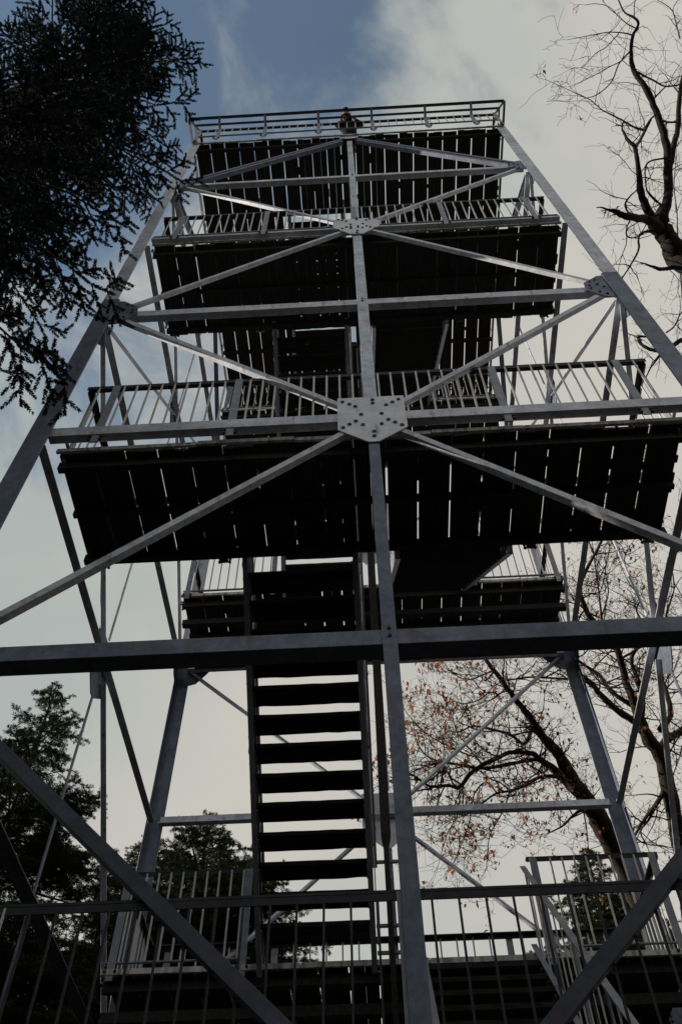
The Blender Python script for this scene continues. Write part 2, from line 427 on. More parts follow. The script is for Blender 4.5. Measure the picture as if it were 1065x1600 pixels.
OAK_LIMBS = [[[5.0,6.58,10.08,0.1608],[4.94,6.39,10.24,0.1556],[4.85,5.84,10.6,0.1447],[4.77,5.41,10.93,0.1395],[4.63,5.11,11.1,0.1338],[4.47,4.91,11.25,0.1232],[4.38,4.67,11.42,0.1018],[4.28,4.38,11.56,0.0855],[4.22,4.26,11.74,0.0752],[4.15,4.02,11.91,0.0698],[4.06,3.71,12.0,0.064],[3.94,3.64,12.18,0.0591],[3.74,3.4,12.35,0.0537],[3.57,3.15,12.47,0.0482],[3.48,2.81,12.62,0.0373],[3.67,2.57,12.92,0.0322],[3.85,2.24,13.05,0.0267],[4.02,2.0,13.34,0.0215]],[[4.33,4.54,11.51,0.0589],[3.99,4.39,11.71,0.0458],[3.91,4.38,11.93,0.0409],[3.84,4.4,12.18,0.0387],[3.45,4.16,12.35,0.0277],[3.29,4.05,12.45,0.0222]],[[4.41,4.78,11.38,0.0806],[4.13,4.5,11.27,0.0686],[3.74,4.12,11.3,0.0599],[3.48,3.83,11.44,0.0519],[3.17,3.48,11.4,0.0409],[2.95,3.38,11.59,0.0309],[2.72,3.15,11.64,0.0205]],[[4.7,5.27,11.03,0.0912],[4.88,5.31,11.39,0.0822],[5.13,5.5,11.67,0.0785],[5.31,5.55,11.78,0.0734],[5.5,5.46,11.9,0.0623]],[[4.7,4.82,11.26,0.0641],[5.01,4.93,11.64,0.0548],[5.07,4.83,12.06,0.0446],[5.13,4.89,12.49,0.0343],[5.18,4.65,12.7,0.0287],[5.3,4.35,12.87,0.0229]],[[4.36,4.87,11.25,0.0482],[4.45,4.48,11.53,0.0482],[4.39,4.17,11.81,0.043],[4.34,3.99,12.09,0.0379],[4.52,3.79,12.26,0.0325],[4.67,3.66,12.42,0.0272],[4.77,3.33,12.61,0.0217]],[[4.27,7.23,9.53,0.2028],[4.01,6.66,9.86,0.1966],[3.75,6.2,10.12,0.1908],[3.57,5.81,10.26,0.184],[3.34,5.41,10.36,0.1613],[3.15,5.16,10.54,0.1406],[2.96,4.8,10.69,0.1139],[2.76,4.46,10.71,0.0971],[2.6,4.29,10.79,0.0816],[2.41,3.96,10.89,0.0658],[2.25,3.79,11.03,0.0558],[2.12,3.6,11.09,0.0505],[1.98,3.42,11.2,0.0454],[1.84,3.27,11.34,0.0404],[1.7,3.11,11.52,0.0305],[1.63,2.78,11.62,0.0252]],[[3.31,5.61,10.65,0.1174],[3.03,5.31,10.73,0.0954],[2.8,5.03,10.76,0.0735],[2.57,4.74,10.71,0.0569],[2.43,4.53,10.65,0.046],[2.07,4.41,10.59,0.0406],[1.83,4.34,10.43,0.0401],[1.57,4.21,10.21,0.0394],[1.38,4.25,10.1,0.0367],[1.18,4.33,9.91,0.034],[1.04,4.31,9.94,0.0267],[0.74,4.36,9.98,0.0244],[0.44,4.15,10.06,0.017],[0.13,4.27,10.02,0.0098]],[[2.87,5.24,10.9,0.0534],[2.67,5.03,10.88,0.0423],[2.46,4.75,10.7,0.0362],[1.99,4.61,10.51,0.0331],[1.6,4.49,10.37,0.0302],[1.22,4.23,10.25,0.0247],[0.93,4.21,10.29,0.0198],[0.68,4.28,10.28,0.0149],[0.45,4.33,10.21,0.0119]],[[2.97,5.34,10.81,0.048],[2.7,5.19,10.7,0.0369],[2.49,5.07,10.56,0.0312],[2.21,4.99,10.35,0.0256],[2.0,4.88,10.21,0.0228],[1.8,4.81,10.13,0.0201],[1.52,4.9,9.99,0.015],[1.33,5.01,9.94,0.01]],[[2.6,4.72,11.36,0.0429],[2.42,4.84,11.1,0.0319],[2.2,4.69,11.17,0.0292],[1.88,4.55,11.19,0.0238],[1.55,4.41,11.15,0.0184],[1.31,4.48,11.1,0.0131],[1.05,4.41,11.14,0.0094]],[[1.72,5.16,10.95,0.0214],[1.56,4.81,10.89,0.0158],[1.37,4.33,10.76,0.0123],[1.24,4.08,10.81,0.0101],[1.18,3.85,10.88,0.0076]],[[1.59,5.09,11.08,0.0161],[1.28,4.87,11.06,0.016],[1.04,4.64,11.03,0.0137],[0.83,4.42,11.0,0.0115],[0.65,4.24,11.06,0.0104],[0.53,4.17,11.2,0.0078]],[[1.05,5.1,10.99,0.016],[0.79,4.64,10.76,0.0135],[0.63,4.07,10.49,0.011],[0.56,3.73,10.43,0.0098],[0.54,3.57,10.55,0.0069]],[[4.78,5.67,10.75,0.0644],[4.62,5.78,10.57,0.048],[4.44,6.05,10.48,0.0376],[4.25,6.18,10.3,0.0267],[4.14,6.37,10.2,0.0187],[4.07,6.5,10.07,0.0107]],[[4.59,5.88,10.56,0.0321],[4.46,6.12,10.44,0.0242],[4.36,6.39,10.41,0.0163],[4.48,6.65,10.31,0.0109]],[[1.93,5.54,10.67,0.0139],[1.73,5.1,10.57,0.0136],[1.47,4.89,10.2,0.0132],[1.35,4.84,9.75,0.0118],[1.25,4.99,9.55,0.0098],[1.07,5.31,9.32,0.0068]],[[1.32,5.5,10.79,0.0161],[1.26,5.19,10.31,0.0124],[1.13,4.94,9.79,0.0099],[0.98,4.85,9.51,0.0087],[0.87,5.1,9.35,0.0068]],[[2.14,5.53,10.68,0.016],[2.02,5.38,10.35,0.0135],[1.86,5.19,9.98,0.0121],[1.66,5.25,9.7,0.01],[1.6,5.58,9.52,0.007]],[[2.11,4.06,11.81,0.0215],[2.27,3.93,11.69,0.0212],[2.53,3.69,11.5,0.0207],[2.93,3.7,11.45,0.0233],[3.24,3.73,11.44,0.0155]],[[2.18,4.17,11.73,0.0214],[2.02,4.09,11.53,0.0159],[1.86,3.93,11.43,0.0136],[1.61,3.84,11.18,0.0113],[1.36,3.9,11.19,0.0093],[1.15,3.76,11.2,0.0062]],[[1.98,3.9,11.89,0.0187],[1.74,3.84,11.72,0.0138],[1.5,3.72,11.53,0.0115],[1.23,3.5,11.5,0.0093],[1.08,3.31,11.62,0.0072]],[[3.87,3.52,12.17,0.0321],[3.87,3.32,12.55,0.0217],[3.9,3.12,12.95,0.0165],[3.88,2.81,13.25,0.0121],[3.84,2.5,13.39,0.0082]],[[3.84,3.22,12.39,0.016],[4.03,3.09,12.81,0.0131],[4.03,2.86,13.12,0.011],[4.13,2.56,13.36,0.0082]],[[4.58,3.44,12.2,0.0213],[4.45,3.29,12.52,0.0183],[4.59,3.26,12.8,0.0164],[4.5,3.1,13.12,0.0138],[4.41,2.83,13.33,0.0111],[4.53,2.59,13.46,0.0083]],[[4.97,3.67,12.18,0.0188],[5.04,3.54,12.67,0.0165],[5.3,3.39,13.15,0.0146],[5.34,3.13,13.55,0.0113],[5.48,2.84,13.89,0.0086]],[[4.12,3.89,12.01,0.0269],[4.32,3.85,12.1,0.0216],[4.54,3.78,12.17,0.0162],[4.8,3.78,12.13,0.0108]],[[3.46,5.81,10.51,0.0427],[3.13,5.46,10.18,0.0258],[2.82,5.24,9.81,0.0175],[2.64,5.39,9.8,0.0121]]]

# ------------------------------------------------------------------ ground
g = MB()
NG = 60
ext = [-900, -300, -120, -60] + [(-40 + 80 * i / NG) for i in range(NG + 1)] + [60, 120, 300, 900]


def gh(x, y):
    r = math.hypot(x, y)
    h = 0.10 * math.sin(x * 0.7 + 1.3) * math.cos(y * 0.6) + 0.06 * math.sin(x * 1.9 + y * 1.3)
    k = min(1.0, max(0.0, (r - 6) / 10))
    return h * k - 0.004 * max(0, r - 20)


ng = len(ext)
g.v = [(x, y, gh(x, y)) for y in ext for x in ext]
g.f = [(j * ng + i, j * ng + i + 1, (j + 1) * ng + i + 1, (j + 1) * ng + i) for j in range(ng - 1) for i in range(ng - 1)]
g.mi = [0] * len(g.f)
go = g.build('ground', M['ground'], smooth=True)
go['kind'] = 'structure'

# ------------------------------------------------------------------ the lookout tower
UN = 2.8            # one bracing level, metres
Z0 = 5.668          # height of the level called 0


def P3(x, y, z, dz=0.0):
    return Vector((x * UN, y * UN, z * UN + Z0 + dz))


tower = thing('lookout_tower', 'tall galvanised steel lattice lookout tower with plank decks and stairs, seen steeply from below', 'lookout tower')
LV_B, LV_T = -2.02, 5.0
FX, FY = 1.10, 1.06         # half width of the outside faces


class Face:
    def __init__(self, o, al, inw, half):
        self.o, self.al, self.inw, self.half = Vector(o), Vector(al), Vector(inw), half

    def p(self, s, z, off=0.0, dz=0.0):
        return self.o * UN + self.al * (s * UN) + self.inw * off + Vector((0, 0, z * UN + Z0 + dz))


FACES = {
    'front': Face((0, -FY, 0), (1, 0, 0), (0, 1, 0), 1.052),
    'rear': Face((0, FY, 0), (-1, 0, 0), (0, -1, 0), 1.052),
    'left': Face((-FX, 0, 0), (0, -1, 0), (1, 0, 0), 1.025),
    'right': Face((FX, 0, 0), (0, 1, 0), (-1, 0, 0), 1.025),
}
ZV = Vector((0, 0, 1))

# legs: heavy angle below level 2, lighter above, with a splice plate
for sx in (-1, 1):
    for sy in (-1, 1):
        m = MB()
        ax, ay = Vector((-sx, 0, 0)), Vector((0, -sy, 0))

        def ang(z0, z1, wx, t):
            c0, c1 = P3(sx * FX, sy * FY, z0), P3(sx * FX, sy * FY, z1)
            pr = [(0, 0), (wx, 0), (wx, t), (t, t), (t, wx * 0.55), (0, wx * 0.55)]
            m.profile(c0, c1, ax, ay, pr)
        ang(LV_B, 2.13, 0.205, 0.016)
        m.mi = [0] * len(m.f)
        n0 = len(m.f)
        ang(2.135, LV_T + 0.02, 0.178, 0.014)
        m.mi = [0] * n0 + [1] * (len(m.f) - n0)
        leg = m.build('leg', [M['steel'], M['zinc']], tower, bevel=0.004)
        f = MB()
        c = P3(sx * FX, sy * FY, LV_B) + ax * 0.1 + ay * 0.1
        f.prism([(c.x + dx * 0.42, c.y + dy * 0.42, -0.35) for dx, dy in ((-1, -1), (1, -1), (1, 1), (-1, 1))],
                [(c.x + dx * 0.34, c.y + dy * 0.34, 0.16) for dx, dy in ((-1, -1), (1, -1), (1, 1), (-1, 1))])
        f.build('footing', M['concrete'], tower, bevel=0.02)


def lbar(m, p0, p1, inw, wa, wb, t, flip=False):
    """angle bar in a face: flange wa in the face plane, flange wb inward along its lower edge"""
    d = (p1 - p0).normalized()
    a = d.cross(inw).normalized()
    if a.z < 0:
        a = -a
    if flip:
        a = -a
    h = wa / 2
    m.profile(p0, p1, a, inw, [(-h, 0), (h, 0), (h, t), (-h + t, t), (-h + t, wb), (-h, wb)])


CXN = 0.010
L_PL, L_CV, L_BM = 0.016, 0.029, 0.043
for fn, F in FACES.items():
    side = fn in ('left', 'right')
    cs = CXN if fn == 'front' else (-CXN if fn == 'rear' else 0.0)
    jog = 0.0 if not side else -0.007
    # horizontals
    for lv in range(-1, 6):
        if lv == 5:
            continue
        wa, wb = (0.135, 0.135) if lv <= 0 else ((0.145, 0.085) if lv <= 2 else (0.105, 0.09))
        m = MB()
        s1 = F.half - 0.012
        zoff = {1: 0.045, 2: -0.02, 0: -0.03}.get(lv, 0.0)
        lbar(m, F.p(-s1, lv, L_BM, zoff + jog), F.p(s1, lv, L_BM, zoff + jog), F.inw, wa, wb, 0.012)
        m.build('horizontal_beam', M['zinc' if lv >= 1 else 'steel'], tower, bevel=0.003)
    # diagonals: from each corner node (even level) to each gusset node (odd level)
    for odd in (-1, 1, 3, 5):
        for ev in (odd - 1, odd + 1):
            if ev > 4:
                continue
            for sg in (-1, 1):
                dn = 0.05 if (odd < 0 and ev == 0) else 0.0
                A = F.p(sg * F.half, max(ev, LV_B) - dn, L_CV)
                B = F.p(cs, odd - dn * 0.6, L_CV)
                d = (B - A)
                L = d.length
                d.normalize()
                A2 = A + d * 0.17
                B2 = B - d * 0.205
                m = MB()
                w_ = 0.074 if odd < 0 else (0.062 if odd < 3 else 0.056)
                if odd == 5:
                    up = Vector((0, 0, 0.09))
                    lbar(m, A2 + up, B2 + up * 0.5, F.inw, 0.075, 0.075, 0.009)
                    lbar(m, A2 - up, B2 - up, F.inw, 0.075, 0.075, 0.009)
                else:
                    lbar(m, A2, B2, F.inw, w_, w_, 0.010)
                m.build('diagonal_brace', M['zinc' if odd in (1, 3) else ('shaded_steel' if odd < 0 else 'steel')], tower, bevel=0.002)
    # centre uprights between gussets
    for z0, z1 in ((LV_B, -1.17), (-0.86, 0.835), (1.14, 2.84), (3.14, 4.9)):
        m = MB()
        wv = 0.045 if side else 0.094 if z1 < 1 else (0.124 if z1 < 3 else 0.100)
        lo, hi = F.p(cs, z0, L_CV + 0.006), F.p(cs, z1, L_CV + 0.006)
        m.bar(lo, hi, F.al, wv, F.inw, 0.012)
        for zb in ((0,) if z0 < 0 < z1 else ((2,) if z0 < 2 < z1 else ((4,) if z0 < 4 < z1 else ()))):
            for dz in (-0.035, 0.035):
                m.hexbolt(F.p(cs, zb, L_CV, dz), -F.inw, 0.014, 0.010)
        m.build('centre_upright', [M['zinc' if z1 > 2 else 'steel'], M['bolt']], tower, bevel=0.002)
    # gusset plates
    for lv in (-1, 1, 3, 5):
        hw, zt, zm, zb = (0.110, 0.130, -0.078, -0.160)
        if lv == 3:
            hw, zt, zm, zb = (0.118, 0.105, -0.030, -0.140)
        if lv == 5:
            hw, zt, zm, zb = (0.062, 0.035, -0.02, -0.045)
        pts = [(-hw, zt), (hw, zt), (hw, zm), (0.016, zb), (-0.016, zb), (-hw, zm)] if lv != 3 else \
              [(-0.075, zt), (0.075, zt), (hw, zt - 0.045), (hw, zm), (0.03, zb), (-0.03, zb), (-hw, zm), (-hw, zt - 0.045)]
        m = MB()
        m.prism([F.p(cs + a_, lv + b_, L_PL) for a_, b_ in pts], [F.p(cs + a_, lv + b_, L_PL + 0.011) for a_, b_ in pts])
        bolts = []
        if lv != 5:
            for sg in (-1, 1):
                for q in range(3):
                    bolts.append((sg * (0.050 + q * 0.021), 0.068 + q * 0.017))      # upper diagonals
                    bolts.append((sg * (0.050 + q * 0.021), -0.030 - q * 0.019))      # lower diagonals
                bolts += [(sg * 0.032, 0.012), (sg * 0.030, -0.055)]
            bolts += [(0.004, 0.108), (0.004, 0.085), (0.002, -0.100), (0.002, -0.128)]
        for a_, b_ in bolts:
            m.hexbolt(F.p(cs + a_ + random.uniform(-.002, .002), lv + b_, L_PL), -F.inw, 0.0195, 0.009)
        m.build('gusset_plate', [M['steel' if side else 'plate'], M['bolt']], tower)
    # corner plates on the legs
    for lv in (0, 2, 4):
        for sg in (-1, 1):
            pts = [(1.048, .12), (1.005, .115), (.935, .045), (.925, -.03), (.985, -.11), (1.048, -.13)]
            k = 1.0 if lv < 4 else 0.8
            pts = [(1.048 - (1.048 - a_) * k, b_ * k) for a_, b_ in pts]
            if side:
                pts = [(a_ - 0.02, b_) for a_, b_ in pts]
            m = MB()
            r0 = [F.p(sg * a_, lv + b_, L_PL) for a_, b_ in pts]
            r1 = [F.p(sg * a_, lv + b_, L_PL + 0.011) for a_, b_ in pts]
            m.prism(r0, r1)
            for a_, b_ in ((.96, .055), (.985, .07), (.95, .012), (.95, -.018), (.975, -.062), (1.0, -.085), (.985, .02), (1.005, -.01)):
                m.hexbolt(F.p(sg * (a_ - (0.02 if side else 0)), lv + b_ * k, L_PL), -F.inw, 0.016, 0.012)
            m.build('corner_plate', [M['steel'], M['bolt']], tower)


# ------------------------------------------------------------------ decks
def planking(name, x0, x1, y0, y1, ztop, pitch=0.292, gap=0.014, hole=None, seed=0, fill=0.34):
    """planks running along y, with open gaps here and there; all in metres"""
    rr = random.Random(seed)
    m = MB()
    n = int(round((x1 - x0) / pitch))
    pw = (x1 - x0) / n
    th = 0.045
    for i in range(n):
        gl = gap * rr.choice((0.5, 0.8, 1.0, 1.3, 1.2))
        a = x0 + i * pw + gl / 2
        b = x0 + (i + 1) * pw - gl / 2
        z = ztop + rr.uniform(-.004, .004)
        e0, e1 = y0 + rr.uniform(-.015, .012), y1 + rr.uniform(-.012, .02)
        mid = (a + b) / 2 + rr.uniform(-.03, .03)
        for (u0, u1) in ((a, mid - 0.0012), (mid + 0.0012, b)):
            segs = [(e0 + rr.uniform(-.01, .01), e1 + rr.uniform(-.01, .01))]
            if hole and u1 > hole[0] and u0 < hole[1]:
                segs = [(segs[0][0], hole[2]), (hole[3], segs[0][1])]
            for s0, s1 in segs:
                if s1 - s0 > 0.02:
                    m.box((u0, s0, z - th + rr.uniform(-.003, .003)), (u1, s1, z + rr.uniform(-.002, .002)))
        # dirt and leaves wedged in the gap
        y = y0
        while y < y1:
            ln = rr.uniform(0.03, 0.22)
            if rr.random() < fill and not (hole and b > hole[0] and a < hole[1] and y + ln > hole[2] and y < hole[3]):
                m.box((b - 0.001, y, z - th * 0.8), (b + gl + 0.003, min(y + ln, y1), z - th * 0.25))
            y += ln + rr.uniform(0.02, 0.25)
    return m


deck_parts = []


def joists(parent, x0, x1, ys, zc, h=0.10, wdt=0.06):
    for y in ys:
        m = MB()
        m.bar(Vector((x0, y, zc)), Vector((x1, y, zc)), Vector((0, 1, 0)), wdt, ZV, h)
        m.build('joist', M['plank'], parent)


def edge_board(parent, x0, x1, y, ztop, seed, h=0.052):
    """sawn-off grey edge boards along the deck front, butted end to end"""
    rr = random.Random(seed)
    m = MB()
    x = x0
    while x < x1 - 0.05:
        ln = min(rr.uniform(0.5, 1.3), x1 - x)
        dz = rr.uniform(-.006, .006)
        m.box((x + 0.003, y - 0.028 + rr.uniform(-.006, .006), ztop - h + dz), (x + ln - 0.003, y, ztop + dz))
        x += ln
    m.build('edge_board', M['edge'], parent)


def make_deck(lv, x0, x1, y0, y1, dz, gap, seed, hole=None, front_edge=True, name='deck'):
    zt = lv * UN + Z0 + dz
    m = planking(name, x0, x1, y0, y1, zt, gap=gap, hole=hole, seed=seed, fill=0.10 if lv == 5 else 0.34)
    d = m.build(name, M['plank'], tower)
    ys = [y0 + 0.10, y1 - 0.09] if y1 - y0 < 2 else [y0 + 0.10, -0.53 * UN - 0.05, 0.52 * UN, y1 - 0.1]
    joists(d, x0 - 0.01, x1 + 0.01, ys, zt - 0.045 - 0.055)
    mm = [0.5 * (y0 + y1)] if y1 - y0 < 2 else []
    joists(d, x0, x1, mm, zt - 0.045 - 0.04, 0.07, 0.05)
    if front_edge:
        edge_board(d, x0 - 0.02, x1 + 0.02, y0 - 0.02, zt + 0.004, seed + 50)
    return d


FL_D, FL_L = -0.018 * UN, 0.055 * UN
D_Y0, D_Y1 = -0.985 * UN, -0.535 * UN
make_deck(-1, -1.02 * UN, 1.02 * UN, D_Y0, D_Y1, FL_D, 0.012, 1)
make_deck(1, -1.01 * UN, 1.005 * UN, D_Y0, D_Y1, FL_D, 0.018, 2)
make_deck(3, -1.03 * UN, 1.04 * UN, -1.005 * UN, -0.525 * UN, FL_D, 0.014, 3)
HOLE = (-0.50 * UN, -0.02 * UN, -0.53 * UN, 0.50 * UN)
make_deck(5, -1.07 * UN, 1.07 * UN, -1.05 * UN, 1.05 * UN, 0.03 * UN, 0.019, 4, hole=HOLE)
LY0, LY1 = 0.515 * UN, 1.02 * UN
for lv in (0, 2, 4):
    make_deck(lv, -0.985 * UN, 0.985 * UN, LY0, LY1, FL_L if lv == 0 else 0.0, 0.015, 10 + lv, name='landing')


# ------------------------------------------------------------------ stair flights
def flight(xa, xb, ya, za, yb, zb, n=14, seed=0):
    """one straight flight between (ya, za) and (yb, zb): stringers, treads, handrails with balusters; metres"""
    rr = random.Random(seed)
    p = Vector((0, ya, za)); q = Vector((0, yb, zb))
    d = (q - p).normalized()
    up = Vector((0, -d.z, d.y))
    if up.z < 0:
        up = -up
    root = None
    X = Vector((1, 0, 0))
    st = []
    for x, sg in ((xa, 1), (xb, -1)):
        m = MB()
        a0, a1 = p + X * x - d * 0.10, q + X * x + d * 0.05
        # channel stringer, open towards the treads
        m.profile(a0, a1, X * sg, up, [(0, -0.13), (0.052, -0.13), (0.052, -0.118), (0.008, -0.118), (0.008, 0.078), (0.052, 0.078), (0.052, 0.09), (0, 0.09)])
        st.append(m)
    root = bpy.data.objects.new('stair_flight', None)
    COL.objects.link(root)
    root.parent = tower
    for m in st:
        m.build('stringer', M['rail'], root)
    for k in range(1, n):
        c = p + (q - p) * (k / n)
        m = MB()
        dy = 0.125
        x0, x1 = xa + 0.010 + rr.uniform(0, .004), xb - 0.010 - rr.uniform(0, .012)
        sag = rr.uniform(-.004, .004)
        m.rough_board((x0, c.y - dy, c.z - 0.042 + sag), (x1, c.y - 0.006, c.z + sag), rr)
        m.rough_board((x0 + rr.uniform(0, .01), c.y + 0.006, c.z - 0.044 + sag), (x1 - rr.uniform(0, .012), c.y + dy, c.z - 0.002 + sag), rr)
        for x in (xa + 0.012, xb - 0.012 - 0.05):
            m.box((x, c.y - 0.10, c.z - 0.066), (x + 0.05, c.y + 0.10, c.z - 0.046), 1)
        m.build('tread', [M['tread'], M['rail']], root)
    for x, sg in ((xa, -1), (xb, 1)):
        h = 0.92
        m = MB()
        xx = x + sg * 0.016
        m.bar(p + Vector((xx, 0, h)), q + Vector((xx, 0, h)), X, 0.055, up, 0.012)
        m.build('handrail', M['rail'], root)
        for k in range(0, 5):
            mp = MB()
            c = p + (q - p) * (0.03 + 0.94 * k / 4) + X * xx
            mp.bar(c + Vector((0, 0, 0.0)), c + Vector((0, 0, h - 0.01)), X, 0.012, Vector((0, 1, 0)), 0.05)
            mp.build('handrail_post', M['rail'], root)
        mb = MB()
        for k in range(1, 15):
            c = p + (q - p) * (k / 15) + X * xx
            mb.bar(c + Vector((0, 0, 0.02)), c + Vector((0, 0, h - 0.01)), X, 0.012, Vector((0, 1, 0)), 0.014)
        REST.append(mb)
    return root


REST = []     # balusters beyond the hundred that show largest
xl0, xl1 = -0.462 * UN, -0.058 * UN
xr0, xr1 = 0.072 * UN, 0.482 * UN
YF, YR = -0.53 * UN, 0.51 * UN


def lz(l):
    return l * UN + Z0


flight(xr0, xr1, YF, lz(-1) + FL_D, YR, lz(0) + FL_L, seed=1)
flight(xl0, xl1, YR, lz(0) + FL_L + 0.05, YF, lz(1) + FL_D, seed=2)
flight(xr0, xr1, YF, lz(1) + FL_D, YR, lz(2), seed=3)
flight(xl0, xl1, YR, lz(2), YF, lz(3) + FL_D, seed=4)
flight(xr0, xr1, YF, lz(3) + FL_D, YR, lz(4), seed=5)
flight(xl0, xl1, YR, lz(4), YF, lz(5) + 0.03 * UN, seed=6)
flight(xl0, xl1, YR, 0.05, YF, lz(-1) + FL_D, seed=7)

# stair-well column: slim below the first landing's rail, heavier above
m = MB()
m.bar(P3(-0.006, 0.505, LV_B), P3(-0.006, 0.505, 0.47), Vector((1, 0, 0)), 0.055, Vector((0, 1, 0)), 0.055)
m.prism([P3(-0.006 + a_, 0.505 + b_, 0.47) for a_, b_ in ((-.008, -.008), (.008, -.008), (.008, .008), (-.008, .008))],
        [P3(-0.004 + a_, 0.505 + b_, 0.53) for a_, b_ in ((-.019, -.019), (.019, -.019), (.019, .019), (-.019, .019))])
m.bar(P3(-0.004, 0.505, 0.53), P3(0.02, 0.505, 4.9), Vector((1, 0, 0)), 0.105, Vector((0, 1, 0)), 0.105)
m.build('well_column', M['plank'], tower)
for z in (0.425, 0.180, 0.085):
    m = MB()
    m.bar(P3(-0.056, 0.512, z), P3(0.07, 0.512, z), Vector((0, 1, 0)), 0.03, ZV, 0.028)
    m.build('well_rail', M['rail'], tower)
# cross beams between the side faces, carrying the decks and the stairs
for lv, z, y in ((0, -0.06, 0.60), (2, 1.90, 0.62), (4, 3.90, 0.62), (-1, -1.1, -0.60)):
    m = MB()
    m.bar(P3(-0.99, y, z), P3(0.99, y, z), Vector((0, 1, 0)), 0.09, ZV, 0.10)
    m.build('cross_beam', M['plank'], tower, bevel=0.003)


# ------------------------------------------------------------------ guard railings
def railing(p0, p1, h, n_bal, posts, outw, solo=None, bwid=0.018, bmat='baluster', bottom=0.07, rail_w=0.058, drop=0.10):
    """p0, p1: floor points in metres; outw: outward normal"""
    p0, p1, outw = Vector(p0), Vector(p1), Vector(outw)
    d = (p1 - p0).normalized()
    H = Vector((0, 0, h))
    m = MB()
    m.profile(p0 + H, p1 + H, outw, ZV, [(-rail_w, -0.008), (0.006, -0.008), (0.006, 0.0), (0.006, 0.006), (-rail_w, 0.006)])
    m.bar(p0 + H - outw * 0.0 + Vector((0, 0, -0.028)), p1 + H + Vector((0, 0, -0.028)), outw, 0.008, ZV, 0.038)
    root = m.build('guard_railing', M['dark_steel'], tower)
    m = MB()
    m.bar(p0 + Vector((0, 0, bottom)), p1 + Vector((0, 0, bottom)), outw, 0.03, ZV, 0.012)
    m.build('bottom_rail', M['rail'], root)
    for t in posts:
        c = p0 + (p1 - p0) * t
        m = MB()
        m.bar(c + outw * 0.012 - Vector((0, 0, drop)), c + outw * 0.012 + H - Vector((0, 0, 0.01)), d, 0.075, outw, 0.010)
        for q in (0.02, 0.07):
            for e in (-0.05, 0.05):
                m.hexbolt(c + outw * 0.018 + d * e + Vector((0, 0, -q)), outw, 0.016, 0.02)
        m.build('railing_post', [M['rail'], M['bolt']], root)
    rest = MB()
    for k in range(1, n_bal):
        t = k / n_bal
        if any(abs(t - q) * (p1 - p0).length < 0.055 for q in posts):
            continue
        c = p0 + (p1 - p0) * t
        own = solo and solo[0] <= t <= solo[1]
        b = MB() if own else rest
        b.bar(c + Vector((0, 0, bottom)), c + H - Vector((0, 0, 0.01)), d, bwid, outw, 0.010)
        if own:
            b.build('baluster', M[bmat], root)
    if rest.v:
        REST.append(rest)
    return root


PST = (0.055, 0.275, 0.5, 0.725, 0.945)
RH = 0.362 * UN
for lv, x0, x1, y0, y1, ny in ((-1, -1.0, 1.0, -1.035, -0.53, 44), (1, -0.99, 0.985, -1.035, -0.53, 44), (3, -1.03, 1.03, -1.045, -0.53, 46)):
    z = lz(lv) + FL_D
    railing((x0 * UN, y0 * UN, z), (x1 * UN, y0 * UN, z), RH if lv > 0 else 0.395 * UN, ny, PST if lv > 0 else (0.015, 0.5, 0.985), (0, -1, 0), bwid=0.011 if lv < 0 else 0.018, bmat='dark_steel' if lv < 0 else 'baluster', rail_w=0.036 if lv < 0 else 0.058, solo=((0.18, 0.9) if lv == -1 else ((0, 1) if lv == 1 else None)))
    for sx, xx in ((-1, x0), (1, x1)):
        railing((xx * UN, (y0 + 0.012) * UN, z), (xx * UN, y1 * UN, z), RH, 11, (0.12, 0.88), (sx, 0, 0))
    # rear edge of the deck, left and right of the stairs
    for a_, b_ in ((x0, -0.5), (0.52, x1)):
        railing((a_ * UN, y1 * UN, z), (b_ * UN, y1 * UN, z), RH, 10, (0.06, 0.94), (0, 1, 0))
for lv in (0, 2, 4):
    z = lz(lv) + (FL_L if lv == 0 else 0.0)
    x0, x1 = -0.985, 0.985
    yf, yr = 0.505, 1.035
    for a_, b_ in ((x0, -0.49), (0.505, x1)):
        railing((a_ * UN, yf * UN, z), (b_ * UN, yf * UN, z), 0.36 * UN, 11, (0.05, 0.95), (0, -1, 0))
    railing((x0 * UN, yr * UN, z), (x1 * UN, yr * UN, z), 0.36 * UN, 44 if lv else 30, (0.04, 0.26, 0.5, 0.74, 0.96), (0, 1, 0))
    for sx, xx in ((-1, x0), (1, x1)):
        railing((xx * UN, (yf + 0.01) * UN, z), (xx * UN, (yr - 0.01) * UN, z), 0.36 * UN, 11, (0.1, 0.9), (sx, 0, 0))

